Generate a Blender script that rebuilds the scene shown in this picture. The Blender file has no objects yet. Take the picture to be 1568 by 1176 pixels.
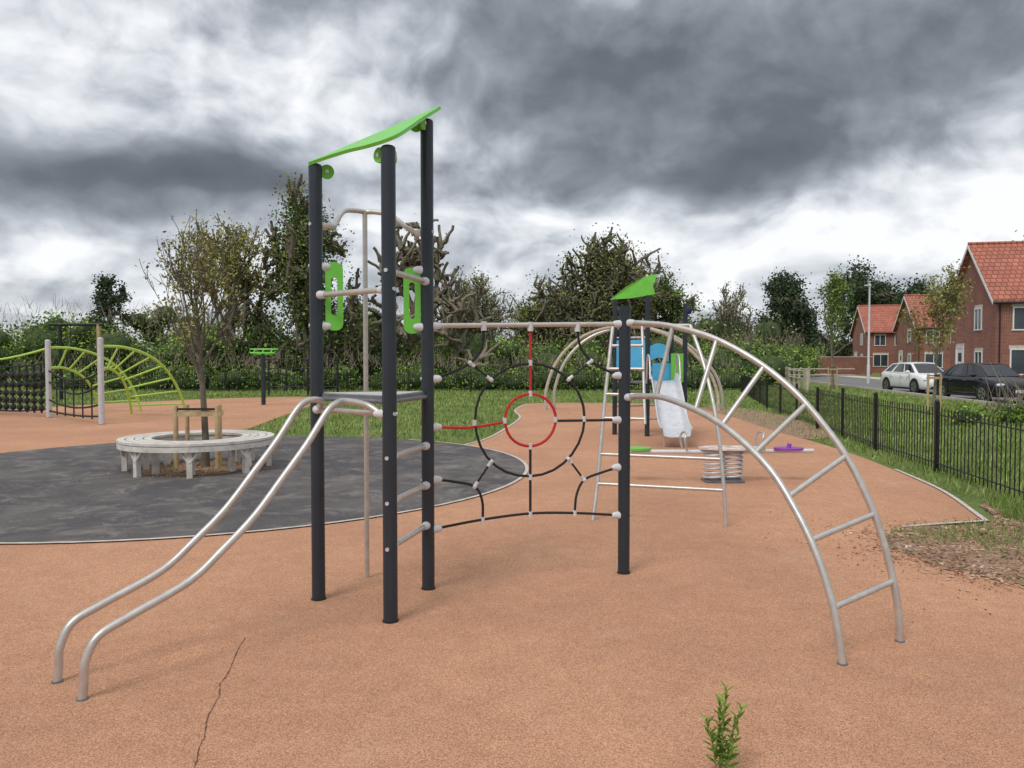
import bpy, math, random
import numpy as np
from mathutils import Vector, Matrix
random.seed(3)
R=np.random.RandomState(7)
scene=bpy.context.scene
coll=scene.collection

# ------------------------------------------------------------ materials
def newmat(name):
    m=bpy.data.materials.new(name); m.use_nodes=True
    nt=m.node_tree; b=nt.nodes['Principled BSDF']
    return m,nt,b
def noise(nt,scale,detail=4,rough=.6,vec=None,dist=0):
    n=nt.nodes.new('ShaderNodeTexNoise'); n.inputs['Scale'].default_value=scale
    n.inputs['Detail'].default_value=detail; n.inputs['Roughness'].default_value=rough
    n.inputs['Distortion'].default_value=dist
    if vec is not None: nt.links.new(vec,n.inputs['Vector'])
    return n.outputs['Fac']
def ramp(nt,fac,stops):
    r=nt.nodes.new('ShaderNodeValToRGB'); el=r.color_ramp.elements
    while len(el)<len(stops): el.new(.5)
    for e,(p,c) in zip(el,stops):
        e.position=p; e.color=(c[0],c[1],c[2],1) if hasattr(c,'__len__') else (c,c,c,1)
    nt.links.new(fac,r.inputs['Fac']); return r.outputs['Color']
def mixc(nt,fac,a,b,mode='MIX'):
    n=nt.nodes.new('ShaderNodeMix'); n.data_type='RGBA'; n.blend_type=mode
    for s,val in ((n.inputs[0],fac),(n.inputs[6],a),(n.inputs[7],b)):
        if hasattr(val,'is_linked'): nt.links.new(val,s)
        elif hasattr(val,'__len__'): s.default_value=(val[0],val[1],val[2],1)
        else: s.default_value=val
    return n.outputs[2]
def bump(nt,b,h,strength=.3,dist=.01):
    n=nt.nodes.new('ShaderNodeBump'); n.inputs['Strength'].default_value=strength
    n.inputs['Distance'].default_value=dist
    nt.links.new(h,n.inputs['Height']); nt.links.new(n.outputs['Normal'],b.inputs['Normal'])
def objco(nt):
    return nt.nodes.new('ShaderNodeTexCoord').outputs['Object']
def pmat(name,col,rough=.5,metal=0.,var=.15,vs=6,bs=0,bst=.2,detail=3):
    m,nt,b=newmat(name); co=objco(nt)
    f=noise(nt,vs,detail,.6,co)
    lo=[c*(1-var) for c in col]; hi=[min(1,c*(1+var)) for c in col]
    nt.links.new(ramp(nt,f,[(.3,lo),(.7,hi)]),b.inputs['Base Color'])
    b.inputs['Roughness'].default_value=rough; b.inputs['Metallic'].default_value=metal
    if bs: bump(nt,b,noise(nt,bs,3,.6,co),bst)
    return m
LK=1.42
def leafmat(name,c1,c2,c3,trans=0,vs=.9,k0=None):
    m,nt,b=newmat(name)
    nt.nodes.remove(b)
    geo=nt.nodes.new('ShaderNodeNewGeometry')
    f=noise(nt,vs,2,.6,objco(nt))
    kk=LK if k0 is None else k0
    k=lambda c:tuple(min(.9,q*kk) for q in c)
    base=ramp(nt,f,[(.32,k(c1)),(.52,k(c2)),(.7,k(c3))])
    rnd=ramp(nt,geo.outputs['Random Per Island'],[(0,.55),(1,1.35)])
    col=mixc(nt,1.0,base,rnd,'MULTIPLY')
    d=nt.nodes.new('ShaderNodeBsdfDiffuse'); nt.links.new(col,d.inputs['Color'])
    o=d.outputs[0]
    if trans:
        t=nt.nodes.new('ShaderNodeBsdfTranslucent'); nt.links.new(col,t.inputs['Color'])
        mx=nt.nodes.new('ShaderNodeMixShader'); mx.inputs[0].default_value=trans
        nt.links.new(d.outputs[0],mx.inputs[1]); nt.links.new(t.outputs[0],mx.inputs[2]); o=mx.outputs[0]
    nt.links.new(o,nt.nodes['Material Output'].inputs['Surface'])
    return m

M_post=pmat('post_slate_paint',(.022,.032,.045),.38,0,.12,5,180,.05)
M_steel=pmat('brushed_steel',(.58,.56,.53),.40,.65,.12,14,220,.05)
M_galv=pmat('galvanised_light',(.62,.63,.66),.45,.35,.10,12)
M_green=pmat('lime_panel',(.17,.60,.07),.4,0,.06,8,0)
M_greenlt=pmat('yellow_green_tube',(.46,.74,.12),.4,0,.08,8)
M_white=pmat('light_grey_plastic',(.66,.67,.70),.45,0,.06,10)
M_rope=pmat('black_rope',(.022,.022,.026),.8,0,.3,120,300,.5)
M_redrope=pmat('red_rope',(.60,.025,.03),.65,0,.25,120,300,.5)
M_blue=pmat('sky_blue_panel',(.09,.46,.78),.4,0,.08,5)
M_darkdeck=pmat('deck_metal',(.20,.20,.22),.5,.3,.2,10)
M_wood=pmat('pale_weathered_wood',(.50,.44,.36),.75,0,.25,9,60,.3)
M_bench=pmat('silvered_bench_wood',(.66,.62,.57),.75,0,.22,9,60,.3)
M_stake=pmat('treated_stake_wood',(.50,.37,.20),.8,0,.25,9,60,.3)
M_fence=pmat('black_fence_paint',(.012,.013,.015),.45,0,.2,6)
M_bark=pmat('bark',(.15,.125,.095),.9,0,.35,5,25,.6)
M_barklt=pmat('bark_pale',(.22,.19,.14),.9,0,.3,6,30,.5)
M_twig=pmat('twig',(.22,.185,.135),.9,0,.3,3)
M_purple=pmat('purple_seat',(.30,.06,.42),.45,0,.08,8)
M_tyre=pmat('tyre_rubber',(.02,.02,.02),.85,0,.2,20)
M_glass=pmat('dark_car_glass',(.015,.018,.022),.06,0,.1,2)
M_rim=pmat('alloy_rim',(.45,.46,.48),.3,.8,.1,8)
M_carw=pmat('white_car_paint',(.80,.81,.82),.22,0,.02,1)
M_carb=pmat('black_car_paint',(.012,.014,.019),.15,0,.1,1)
M_lamp=pmat('headlamp_lens',(.7,.72,.75),.12,0,.1,20)
M_plate=pmat('number_plate',(.7,.7,.66),.5,0,.05,20)
M_upvc=pmat('white_upvc',(.78,.78,.76),.45,0,.04,4)
M_winglass=pmat('window_glass',(.05,.06,.075),.1,0,.4,.7)
M_edge=pmat('concrete_edging',(.56,.50,.44),.85,0,.2,9,40,.3)
M_pole=pmat('lamp_column_paint',(.66,.67,.68),.5,.1,.06,4)
M_chip=leafmat('woodchip',(.24,.13,.08),(.46,.29,.19),(.66,.50,.37),0,3,1)
M_crumb=leafmat('dark_crumbs',(.12,.06,.04),(.20,.11,.07),(.30,.19,.12),0,3,1)
M_spec=leafmat('debris_pale',(.45,.36,.26),(.55,.46,.34),(.62,.56,.46),0,3,1)
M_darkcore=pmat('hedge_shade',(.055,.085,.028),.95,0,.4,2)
def mulf(nt,c,k):
    n=nt.nodes.new('ShaderNodeMath'); n.operation='MULTIPLY'; nt.links.new(c,n.inputs[0]); n.inputs[1].default_value=k
    return n.outputs[0]
def ground_mats():
    m,nt,b=newmat('orange_rubber'); co=objco(nt)
    f1=noise(nt,150,3,.8,co); f2=noise(nt,.45,5,.6,co); f3=noise(nt,5,5,.7,co)
    a=ramp(nt,f1,[(.36,(.28,.132,.074)),(.5,(.54,.282,.165)),(.66,(.78,.46,.30))])
    big=ramp(nt,f2,[(.32,.84),(.68,1.08)])
    c=mixc(nt,1,a,big,'MULTIPLY')
    med=ramp(nt,f3,[(.3,.90),(.7,1.07)])
    c=mixc(nt,1,c,med,'MULTIPLY')
    st=ramp(nt,noise(nt,1.3,6,.72,co,.6),[(.56,0),(.76,1)])
    c=mixc(nt,mulf(nt,st,.4),c,(.58,.41,.29))
    nt.links.new(c,b.inputs['Base Color']); b.inputs['Roughness'].default_value=.92
    b.inputs['Specular IOR Level'].default_value=.25
    bump(nt,b,f1,.55,.006)
    m2,nt,b=newmat('black_rubber'); co=objco(nt)
    f1=noise(nt,110,3,.8,co)
    a=ramp(nt,f1,[(.35,(.030,.028,.031)),(.5,(.068,.063,.067)),(.68,(.15,.14,.14))])
    st=ramp(nt,noise(nt,.6,7,.66,co,1.0),[(.44,0),(.66,1)])
    st2=ramp(nt,noise(nt,2.2,7,.78,co,.8),[(.50,0),(.66,1)])
    c=mixc(nt,mulf(nt,st,.55),a,(.20,.175,.155)); c=mixc(nt,mulf(nt,st2,.55),c,(.32,.28,.25))
    nt.links.new(c,b.inputs['Base Color']); b.inputs['Roughness'].default_value=.9
    bump(nt,b,f1,.5,.006)
    m3,nt,b=newmat('grass_soil'); co=objco(nt)
    f1=noise(nt,.6,6,.7,co); f2=noise(nt,14,5,.8,co)
    a=ramp(nt,f1,[(.3,(.12,.175,.05)),(.5,(.18,.24,.07)),(.62,(.23,.265,.10)),(.75,(.32,.275,.16))])
    d=ramp(nt,f2,[(.3,.5),(.55,1.0),(.75,1.45)])
    c=mixc(nt,1,a,d,'MULTIPLY'); nt.links.new(c,b.inputs['Base Color']); b.inputs['Roughness'].default_value=.95
    b.inputs['Specular IOR Level'].default_value=.1
    bump(nt,b,f2,.8,.05)
    m4,nt,b=newmat('mulch_soil'); co=objco(nt)
    f1=noise(nt,28,5,.8,co); f2=noise(nt,1.8,5,.7,co)
    a=ramp(nt,f1,[(.3,(.13,.07,.045)),(.5,(.32,.20,.13)),(.7,(.52,.38,.27))])
    g=ramp(nt,f2,[(.52,0),(.62,1)])
    c=mixc(nt,mulf(nt,g,.6),a,(.16,.21,.07)); nt.links.new(c,b.inputs['Base Color']); b.inputs['Roughness'].default_value=.95
    bump(nt,b,f1,.7,.02)
    m5,nt,b=newmat('asphalt'); co=objco(nt)
    a=ramp(nt,noise(nt,30,4,.8,co),[(.3,.14),(.7,.24)]); nt.links.new(a,b.inputs['Base Color']); b.inputs['Roughness'].default_value=.9
    return m,m2,m3,m4,m5
M_orange,M_black,M_grass,M_mulch,M_asph=ground_mats()

def brickmat():
    m,nt,b=newmat('red_brick'); co=objco(nt)
    sep=nt.nodes.new('ShaderNodeSeparateXYZ'); nt.links.new(co,sep.inputs[0])
    ad=nt.nodes.new('ShaderNodeMath'); ad.operation='ADD'
    nt.links.new(sep.outputs[0],ad.inputs[0]); nt.links.new(sep.outputs[1],ad.inputs[1])
    cb=nt.nodes.new('ShaderNodeCombineXYZ'); nt.links.new(ad.outputs[0],cb.inputs[0]); nt.links.new(sep.outputs[2],cb.inputs[1])
    br=nt.nodes.new('ShaderNodeTexBrick'); nt.links.new(cb.outputs[0],br.inputs['Vector'])
    br.inputs['Scale'].default_value=1; br.inputs['Brick Width'].default_value=.225; br.inputs['Row Height'].default_value=.075
    br.inputs['Mortar Size'].default_value=.008
    br.inputs['Color1'].default_value=(.34,.10,.062,1); br.inputs['Color2'].default_value=(.22,.07,.05,1); br.inputs['Mortar'].default_value=(.32,.26,.22,1)
    c=mixc(nt,1,br.outputs['Color'],ramp(nt,noise(nt,.8,5,.6,co),[(.3,.8),(.7,1.15)]),'MULTIPLY')
    nt.links.new(c,b.inputs['Base Color']); b.inputs['Roughness'].default_value=.9
    m2,nt,b=newmat('clay_roof_tile'); co=objco(nt)
    br=nt.nodes.new('ShaderNodeTexBrick'); nt.links.new(co,br.inputs['Vector'])
    br.inputs['Scale'].default_value=1; br.inputs['Brick Width'].default_value=.3; br.inputs['Row Height'].default_value=.26
    br.inputs['Mortar Size'].default_value=.025
    br.inputs['Color1'].default_value=(.54,.19,.12,1); br.inputs['Color2'].default_value=(.40,.13,.09,1); br.inputs['Mortar'].default_value=(.20,.065,.045,1)
    c=mixc(nt,1,br.outputs['Color'],ramp(nt,noise(nt,.9,5,.7,co),[(.3,.8),(.7,1.12)]),'MULTIPLY')
    nt.links.new(c,b.inputs['Base Color']); b.inputs['Roughness'].default_value=.8
    return m,m2
M_brick,M_tile=brickmat()

# ------------------------------------------------------------ mesh builder
def catmull(pts,n=6,closed=False):
    P=[np.array(p,float) for p in pts]; out=[]
    N=len(P); rng=range(N) if closed else range(N-1)
    for i in rng:
        if closed: p0,p1,p2,p3=P[(i-1)%N],P[i],P[(i+1)%N],P[(i+2)%N]
        else:
            p1,p2=P[i],P[i+1]; p0=P[i-1] if i>0 else 2*p1-p2; p3=P[i+2] if i+2<N else 2*p2-p1
        for k in range(n):
            t=k/n
            out.append(.5*((2*p1)+(-p0+p2)*t+(2*p0-5*p1+4*p2-p3)*t*t+(-p0+3*p1-3*p2+p3)*t**3))
    if not closed: out.append(P[-1])
    return out
class MB:
    def __init__(s,name): s.name=name; s.v=[];s.f=[];s.m=[];s.sm=[];s.mats=[]
    def mi(s,mat):
        if mat not in s.mats: s.mats.append(mat)
        return s.mats.index(mat)
    def add(s,vs,fs,mat,sm=False):
        o=len(s.v); s.v+= [tuple(map(float,v)) for v in vs]; k=s.mi(mat)
        for f in fs: s.f.append([o+i for i in f]); s.m.append(k); s.sm.append(sm)
    def tube(s,pts,r,mat,n=12,smooth=0,caps=True,closed=False):
        P=catmull(pts,smooth,closed) if smooth else [np.array(p,float) for p in pts]
        L=len(P); rr=r if hasattr(r,'__len__') else [r]*L
        if len(rr)!=L: rr=list(np.interp(np.linspace(0,1,L),np.linspace(0,1,len(rr)),rr))
        T=[]
        for i in range(L):
            if closed: d=P[(i+1)%L]-P[(i-1)%L]
            else: d=P[min(i+1,L-1)]-P[max(i-1,0)]
            T.append(d/(np.linalg.norm(d)+1e-9))
        ref=np.array([0,0,1.]) if abs(T[0][2])<.9 else np.array([1.,0,0])
        N=np.cross(T[0],ref); N/=np.linalg.norm(N); vs=[]
        for i in range(L):
            N=N-T[i]*np.dot(N,T[i]); N/=np.linalg.norm(N)+1e-9; B=np.cross(T[i],N)
            for k in range(n):
                a=2*math.pi*k/n; vs.append(P[i]+rr[i]*(math.cos(a)*N+math.sin(a)*B))
        fs=[]
        for i in range(L if closed else L-1):
            j=(i+1)%L
            for k in range(n): fs.append([i*n+k,i*n+(k+1)%n,j*n+(k+1)%n,j*n+k])
        s.add(vs,fs,mat,True)
        if caps and not closed:
            s.add(vs[:n],[list(range(n))[::-1]],mat); s.add(vs[-n:],[list(range(n))],mat)
    def box(s,c,size,mat,rz=0,ry=0):
        x,y,z=[q/2 for q in size]
        vs=[Vector((a,b,d)) for a in(-x,x) for b in(-y,y) for d in(-z,z)]
        Rm=Matrix.Rotation(rz,3,'Z')@Matrix.Rotation(ry,3,'Y')
        vs=[Rm@v+Vector(c) for v in vs]
        s.add(vs,[[0,1,3,2],[4,6,7,5],[0,4,5,1],[2,3,7,6],[0,2,6,4],[1,5,7,3]],mat)
    def sphere(s,c,r,mat,sc=(1,1,1),n=12,m=8):
        vs=[];fs=[]
        for i in range(m+1):
            th=math.pi*i/m
            for k in range(n):
                a=2*math.pi*k/n; vs.append((c[0]+r*sc[0]*math.sin(th)*math.cos(a),c[1]+r*sc[1]*math.sin(th)*math.sin(a),c[2]+r*sc[2]*math.cos(th)))
        for i in range(m):
            for k in range(n): fs.append([i*n+k,(i+1)*n+k,(i+1)*n+(k+1)%n,i*n+(k+1)%n])
        s.add(vs,fs,mat,True)
    def plate(s,pts,th,mat):
        n=len(pts); t=np.array(th,float); P=[np.array(p,float) for p in pts]
        vs=P+[p+t for p in P]
        s.add(vs,[list(range(n))[::-1],list(range(n,2*n))]+[[i,(i+1)%n,n+(i+1)%n,n+i] for i in range(n)],mat)
    def ring(s,outer,inner,th,mat):
        n=len(outer); t=np.array(th,float)
        o=[np.array(p,float) for p in outer]; q=[np.array(p,float) for p in inner]
        vs=o+q+[p+t for p in o]+[p+t for p in q]; fs=[]
        for i in range(n):
            j=(i+1)%n
            fs+=[[i,j,n+j,n+i],[2*n+i,3*n+i,3*n+j,2*n+j],[i,2*n+i,2*n+j,j],[n+i,n+j,3*n+j,3*n+i]]
        s.add(vs,fs,mat)
    def build(s,loc=(0,0,0),rz=0,bevel=0):
        me=bpy.data.meshes.new(s.name); me.from_pydata(s.v,[],s.f)
        for m in s.mats: me.materials.append(m)
        me.polygons.foreach_set('material_index',s.m); me.polygons.foreach_set('use_smooth',s.sm); me.update()
        ob=bpy.data.objects.new(s.name,me); coll.objects.link(ob); ob.location=loc; ob.rotation_euler=(0,0,rz)
        if bevel:
            b=ob.modifiers.new('bevel','BEVEL'); b.width=bevel; b.segments=2; b.limit_method='ANGLE'; b.angle_limit=math.radians(50)
        return ob
def quadmesh(name,V,Q,MI,mats,loc=(0,0,0)):
    V=np.asarray(V,np.float32);Q=np.asarray(Q,np.int32)
    me=bpy.data.meshes.new(name); me.vertices.add(len(V)); me.vertices.foreach_set('co',V.ravel())
    me.loops.add(Q.size); me.loops.foreach_set('vertex_index',Q.ravel())
    me.polygons.add(len(Q)); me.polygons.foreach_set('loop_start',np.arange(0,Q.size,4,dtype=np.int32))
    me.polygons.foreach_set('loop_total',np.full(len(Q),4,np.int32))
    for m in mats: me.materials.append(m)
    me.polygons.foreach_set('material_index',np.asarray(MI,np.int32))
    me.update(calc_edges=True); me.validate()
    ob=bpy.data.objects.new(name,me); coll.objects.link(ob); ob.location=loc; return ob
def leafquads(C,size,rng,aspect=.6,flat=0):
    n=len(C); a=rng.normal(size=(n,3)); a/=np.linalg.norm(a,axis=1)[:,None]
    b=rng.normal(size=(n,3)); 
    if flat: a[:,2]*=flat; b[:,2]*=flat; a/=np.linalg.norm(a,axis=1)[:,None]
    b-=a*(a*b).sum(1)[:,None]; b/=np.linalg.norm(b,axis=1)[:,None]
    s=(size*rng.uniform(.6,1.4,n))[:,None]
    V=np.stack([C-a*s*.5,C+b*s*.5*aspect,C+a*s*.5,C-b*s*.5*aspect],1).reshape(-1,3)
    return V,np.arange(4*n).reshape(-1,4)

# ------------------------------------------------------------ ground
def sheet(name,pts,z,mat,smooth=0,jit=0):
    P=[(p[0],p[1],z) for p in pts]
    if smooth: P=[(p[0],p[1],z) for p in catmull(P,smooth,True)]
    if jit: P=[(p[0]+random.uniform(-jit,jit),p[1]+random.uniform(-jit,jit),z) for p in P]
    A=sum(P[i][0]*P[(i+1)%len(P)][1]-P[(i+1)%len(P)][0]*P[i][1] for i in range(len(P)))
    if A<0: P=P[::-1]
    b=MB(name); b.add(P,[list(range(len(P)))],mat); return b.build()
def ribbon(name,pts,w,z,mat,smooth=6,jit=0):
    P=catmull([(p[0],p[1],0) for p in pts],smooth) if smooth else [np.array((p[0],p[1],0.)) for p in pts]
    vs=[];fs=[]
    for i,p in enumerate(P):
        d=P[min(i+1,len(P)-1)]-P[max(i-1,0)]; d/=np.linalg.norm(d); nn=np.array([-d[1],d[0],0])
        ww=w*(1+jit*random.uniform(-.8,1)); pp=p+nn*jit*w*random.uniform(-1,1)
        vs+=[(*(pp-nn*ww/2)[:2],z),(*(pp+nn*ww/2)[:2],z)]
        if i: fs.append([2*i-2,2*i,2*i+1,2*i-1])
    b=MB(name); b.add(vs,fs,mat); return b.build()
g=MB('ground'); g.add([(-900,-300,0),(900,-300,0),(900,1500,0),(-900,1500,0)],[[0,1,2,3]],M_grass); g.build()
orange=[(-20,-4),(9,-4),(8,2.2),(5.2,4.3),(3.66,5.44),(3.38,5.9),(3.29,6.68),(3.7,7.25),(4.6,7.5),(4.74,7.75),(5.2,9.3),(5.51,11.04),(5.78,13.4),(5.89,16.6),(6.1,21),(6.3,25),(5,27.5),(2.7,28),(.6,27.6),(.1,24),(.25,21),(-.1,18),(-.5,15.4),(-1.2,14),(-3,12.5),(-5.2,14),(-5.85,16.3),(-6.3,20),(-6.8,25),(-7.5,31),(-9,32.5),(-12,31),(-14.5,27.5),(-16.8,23),(-22,18)]
sheet('safety_surface',orange,.004,M_orange,4)
cx,cy,cr=-4.4,11.2,4.6
sheet('black_surface',[(cx+cr*math.cos(a*math.pi/48),cy+cr*math.sin(a*math.pi/48)) for a in range(96)],.012,M_black)
ribbon('surface_edging',[(cx+(cr+.02)*math.cos(a),cy+(cr+.02)*math.sin(a)) for a in np.linspace(-math.pi,math.pi*.33,60)],.05,.017,M_edge,0)
ribbon('surface_edging',[(4.66,7.52),(4.74,7.75),(5.22,9.3),(5.53,11.04)],.05,.016,M_edge)
ribbon('surface_edging',[(3.7,7.25),(4.2,7.4),(4.66,7.52)],.05,.015,M_edge)
ribbon('surface_edging',[(.55,27.4),(.1,24),(.22,21),(-.1,18),(-.5,15.4),(-.9,14.2)],.06,.014,M_edge)
M_crack=pmat('crack_dark',(.13,.06,.037),.95,0,.2,5)
ribbon('surface_crack',[(-1.529,4.36),(-1.50,4.15),(-1.447,3.88),(-1.43,3.72),(-1.387,3.59),(-1.356,3.38),(-1.30,3.2),(-1.283,3.10),(-1.24,2.95),(-1.22,2.7)],.0035,.0075,M_crack,10,.8)
mul=[(3.22,6.68),(3.68,7.2),(4.66,7.46),(5.3,8.6),(5.7,8.2),(5.9,6.5),(6.2,4.5),(8,2.5),(7.8,2.0),(5.15,4.15),(3.95,5.1),(3.5,5.45),(3.3,5.9)]
sheet('mulch_bed',mul,.009,M_mulch,6,.05)
soil=[(5.85,15.5),(6.7,16.2),(7.4,19),(7.7,23),(7.2,25.5),(6.2,25.2),(6.1,21)]
sheet('bare_soil',soil,.008,M_mulch,4)
rx=lambda y:16.75+.144*(y-26.9)
sheet('road',[(rx(0),0),(rx(0)+6,0),(rx(160)+6,160),(rx(160),160)],.006,M_asph)
k=MB('road_kerb')
for off in(-.07,6.07):
    k.plate([(rx(0)+off-.07,0,0),(rx(0)+off+.07,0,0),(rx(160)+off+.07,160,0),(rx(160)+off-.07,160,0)],(0,0,.12),M_edge)
k.build()
sheet('pavement',[(rx(0)+6.2,0),(rx(0)+8.2,0),(rx(160)+8.2,160),(rx(160)+6.2,160)],.1,M_edge)

def inpoly(P,poly):
    x,y=P[:,0],P[:,1]; ins=np.zeros(len(P),bool); n=len(poly)
    for i in range(n):
        x1,y1=poly[i];x2,y2=poly[(i+1)%n]
        if y1==y2: continue
        c=((y1>y)!=(y2>y))&(x<(x2-x1)*(y-y1)/(y2-y1)+x1); ins^=c
    return ins
orange_s=[(p[0],p[1]) for p in catmull([(a,b,0) for a,b in orange],4,True)]
def sample(poly,n,pw=1.2):
    P=np.array(poly); lo=P.min(0);hi=P.max(0); out=[]; tot=0
    while tot<n:
        q=R.uniform(lo,hi,(n*3,2)); q=q[inpoly(q,poly)]
        w=(6/np.maximum(q[:,1],6))**pw; q=q[R.rand(len(q))<w]; out.append(q); tot+=len(q)
    return np.concatenate(out)[:n]
def blades(q,h,w):
    n=len(q); a=R.uniform(0,2*np.pi,n); hh=h*R.uniform(.4,1.4,n); l=R.uniform(0,2*np.pi,n); lean=hh*R.uniform(.1,.8,n)
    dist=np.maximum(q[:,1],6)/6; ww=w*dist**.7
    dx,dy=np.cos(a)*ww/2,np.sin(a)*ww/2
    z0=np.zeros(n)
    b0=np.stack([q[:,0]-dx,q[:,1]-dy,z0],1); b1=np.stack([q[:,0]+dx,q[:,1]+dy,z0],1)
    t=np.stack([q[:,0]+np.cos(l)*lean,q[:,1]+np.sin(l)*lean,hh],1)
    t2=t+np.stack([dx*.3,dy*.3,z0],1)
    return np.stack([b0,b1,t2,t],1).reshape(-1,3)
verge=[(5.3,8.5),(5.9,8.3),(7,7),(12,6.5),(17,26),(20,46),(12,46),(7,44),(6.4,27),(6.2,25),(6.2,21),(6.0,16.6),(5.9,13.4),(5.62,11.04),(5.3,9.3)]
q1=sample(verge,38000); q1=q1[~(inpoly(q1,soil)&(R.rand(len(q1))<.85))]
island=[(.0,24),(.15,21),(-.2,18),(-.6,15.4),(-1.3,14.3),(-2.6,15.5),(-4.4,15.9),(-5.85,16.3),(-6.2,20),(-6.7,25),(-7.4,31),(-9,33),(-12,31.5),(-15,27.5),(-17.5,23),(-24,20),(-30,45),(12,45),(6.6,27.5),(2.7,28.2),(.4,28)]
q2=sample(island,34000,1.0)
q3=sample(mul,9000,0); q3=q3[np.sin(q3[:,0]*3.1+1)+np.cos(q3[:,1]*2.7)+R.normal(0,.4,len(q3))>.9]
q5=sample([(4.9,7.6),(5.3,8.6),(5.8,8.2),(6.0,6.4),(5.5,6.6)],2600,0)
q4=sample([(7,1.5),(12,6.5),(17,26),(7,7),(5.9,8)],8000,.3)
Vg=np.concatenate([blades(q1,.085,.012),blades(q2,.08,.014),blades(q3,.06,.008),blades(q4,.12,.012),blades(q5,.12,.009)])
M_blade=leafmat('grass_blade',(.13,.19,.055),(.19,.255,.075),(.28,.31,.13),0,.5)
quadmesh('grass',Vg,np.arange(len(Vg)).reshape(-1,4),np.zeros(len(Vg)//4),[M_blade])
qa=sample(mul,7500,.3)
edge_s=np.array([(p[0],p[1]) for p in catmull([(3.9,5.15,0),(3.5,5.45,0),(3.3,5.9,0),(3.22,6.68,0),(3.68,7.2,0),(4.5,7.45,0)],20)])
qe=edge_s[R.randint(0,len(edge_s),900)]+R.normal(0,.13,(900,2))
qc=sample(soil,900,0)
qq=np.concatenate([qa,qe,qc]); C=np.stack([qq[:,0],qq[:,1],np.full(len(qq),.014)],1)
V,Q=leafquads(C,.040,R,.4,.2); quadmesh('woodchip',V,Q,np.zeros(len(Q)),[M_chip])
qb=np.stack([R.normal(2.95,.35,300),R.normal(6.5,.75,300)],1); qb=qb[(qb[:,1]>4.6)]
C=np.stack([qb[:,0],qb[:,1],np.full(len(qb),.009)],1)
V,Q=leafquads(C,.018,R,.6,.12); quadmesh('soil_crumbs',V,Q,np.zeros(len(Q)),[M_crumb])
qd=np.stack([R.uniform(-3.5,5,260),3+R.rand(260)**1.3*8],1); qd=qd[inpoly(qd,orange_s)]
C=np.stack([qd[:,0],qd[:,1],np.full(len(qd),.010)],1); V,Q=leafquads(C,.012,R,.6,.15)
quadmesh('leaf_litter',V,Q,np.zeros(len(Q)),[M_spec])

# ------------------------------------------------------------ main climbing frame
A=np.array([-1.287,5.073]);B=np.array([-.740,4.639]);Cc=np.array([-.582,5.305]);D=np.array([.834,5.698])
cf=MB('climbing_frame')
def post(mb,p,h,r=.044,cap=True,mat=M_post,base=True):
    mb.tube([(p[0],p[1],0),(p[0],p[1],h)],r,mat,24)
    if cap: mb.sphere((p[0],p[1],h),r*1.0,mat,(1,1,.45),20,8)
    if base: mb.tube([(p[0],p[1],0.004),(p[0],p[1],.012)],r*1.12,M_tyre,24)
post(cf,A,2.86);post(cf,B,2.86);post(cf,Cc,3.22)
post(cf,D,1.97)
cf.tube([(D[0],D[1],1.95),(D[0],D[1],1.99)],.047,M_post,24)
def P3(p,z): return np.array([p[0],p[1],z])
def clamp(mb,p,z,toward,r=.044):
    d=np.array([toward[0]-p[0],toward[1]-p[1]]); d/=np.linalg.norm(d)
    a=P3(p+d*(r-.008),z); b=P3(p+d*(r+.035),z)
    mb.tube([a,b],[.030,.024],M_white,14); mb.sphere(tuple(b),.022,M_white)
    e=P3(p-d*(r-.004),z); e2=P3(p-d*(r+.006),z); mb.tube([e,e2],.012,M_galv,12)
tr=.0185
def bar(mb,p,q,z1,z2=None,r=tr,cl=True,mat=M_steel):
    z2=z1 if z2 is None else z2; p=np.array(p);q=np.array(q)
    mb.tube([P3(p,z1),P3(q,z2)],r,mat,14)
    if cl: clamp(mb,p,z1,q);clamp(mb,q,z2,p)
def tri_in(k):
    c=(A+B+Cc)/3; return [c+(p-c)*k for p in (A,B,Cc)]
t3=tri_in(.97); cf.plate([P3(p,1.352) for p in t3],(0,0,.022),M_darkdeck)
t3=tri_in(.9); cf.plate([P3(p,1.375) for p in t3],(0,0,.006),M_galv)
for p,q in((A,B),(B,Cc),(Cc,A)): cf.tube([P3(p,1.342),P3(q,1.342)],.014,M_darkdeck,8)
bar(cf,A,B,1.27)
for z in(1.005,.732,.454): bar(cf,B,Cc,z)
bar(cf,A,B,2.02); bar(cf,B,Cc,2.13)
F2=np.array([-2.017,3.561]);F1=np.array([-2.25,3.757]);d=np.array([.68,.73])
prof=[(0,0),(.008,.09),(.0144,.173),(.073,.282),(.223,.345),(.516,.453),(.70,.585),(.8846,.738),(1.06,.93),(1.217,1.107),(1.351,1.283),(1.42,1.335),(1.49,1.345)]
for F,T in((F1,A),(F2,B)):
    pts=[P3(F+d*s,z) for s,z in prof]; last=F+d*1.49; dd=T-last
    pts+=[P3(last+dd*.35+d*.04,1.32),P3(last+dd*.8,1.27)]
    cf.tube(pts,.0205,M_steel,16,5); clamp(cf,T,1.27,last)
    cf.tube([P3(F,.003),P3(F,.012)],.027,M_darkdeck,16)
pp=np.array([-1.06,5.578]); cf.tube([P3(pp,0),P3(pp,2.66)],.0175,M_steel,14)
cf.tube([P3(A,2.48),P3(A+[.10,.05],2.48),P3([-1.19,5.2],2.50),P3([-1.17,5.36],2.62),P3([-1.12,5.5],2.655),P3(pp,2.66),P3([-.98,5.56],2.655),P3([-.86,5.5],2.62),P3([-.74,5.38],2.52),P3(Cc+[-.08,.04],2.475),P3(Cc,2.47)],.0175,M_steel,12,5)
clamp(cf,A,2.48,np.array([-1.19,5.2])); clamp(cf,Cc,2.47,np.array([-.74,5.38]))
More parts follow.
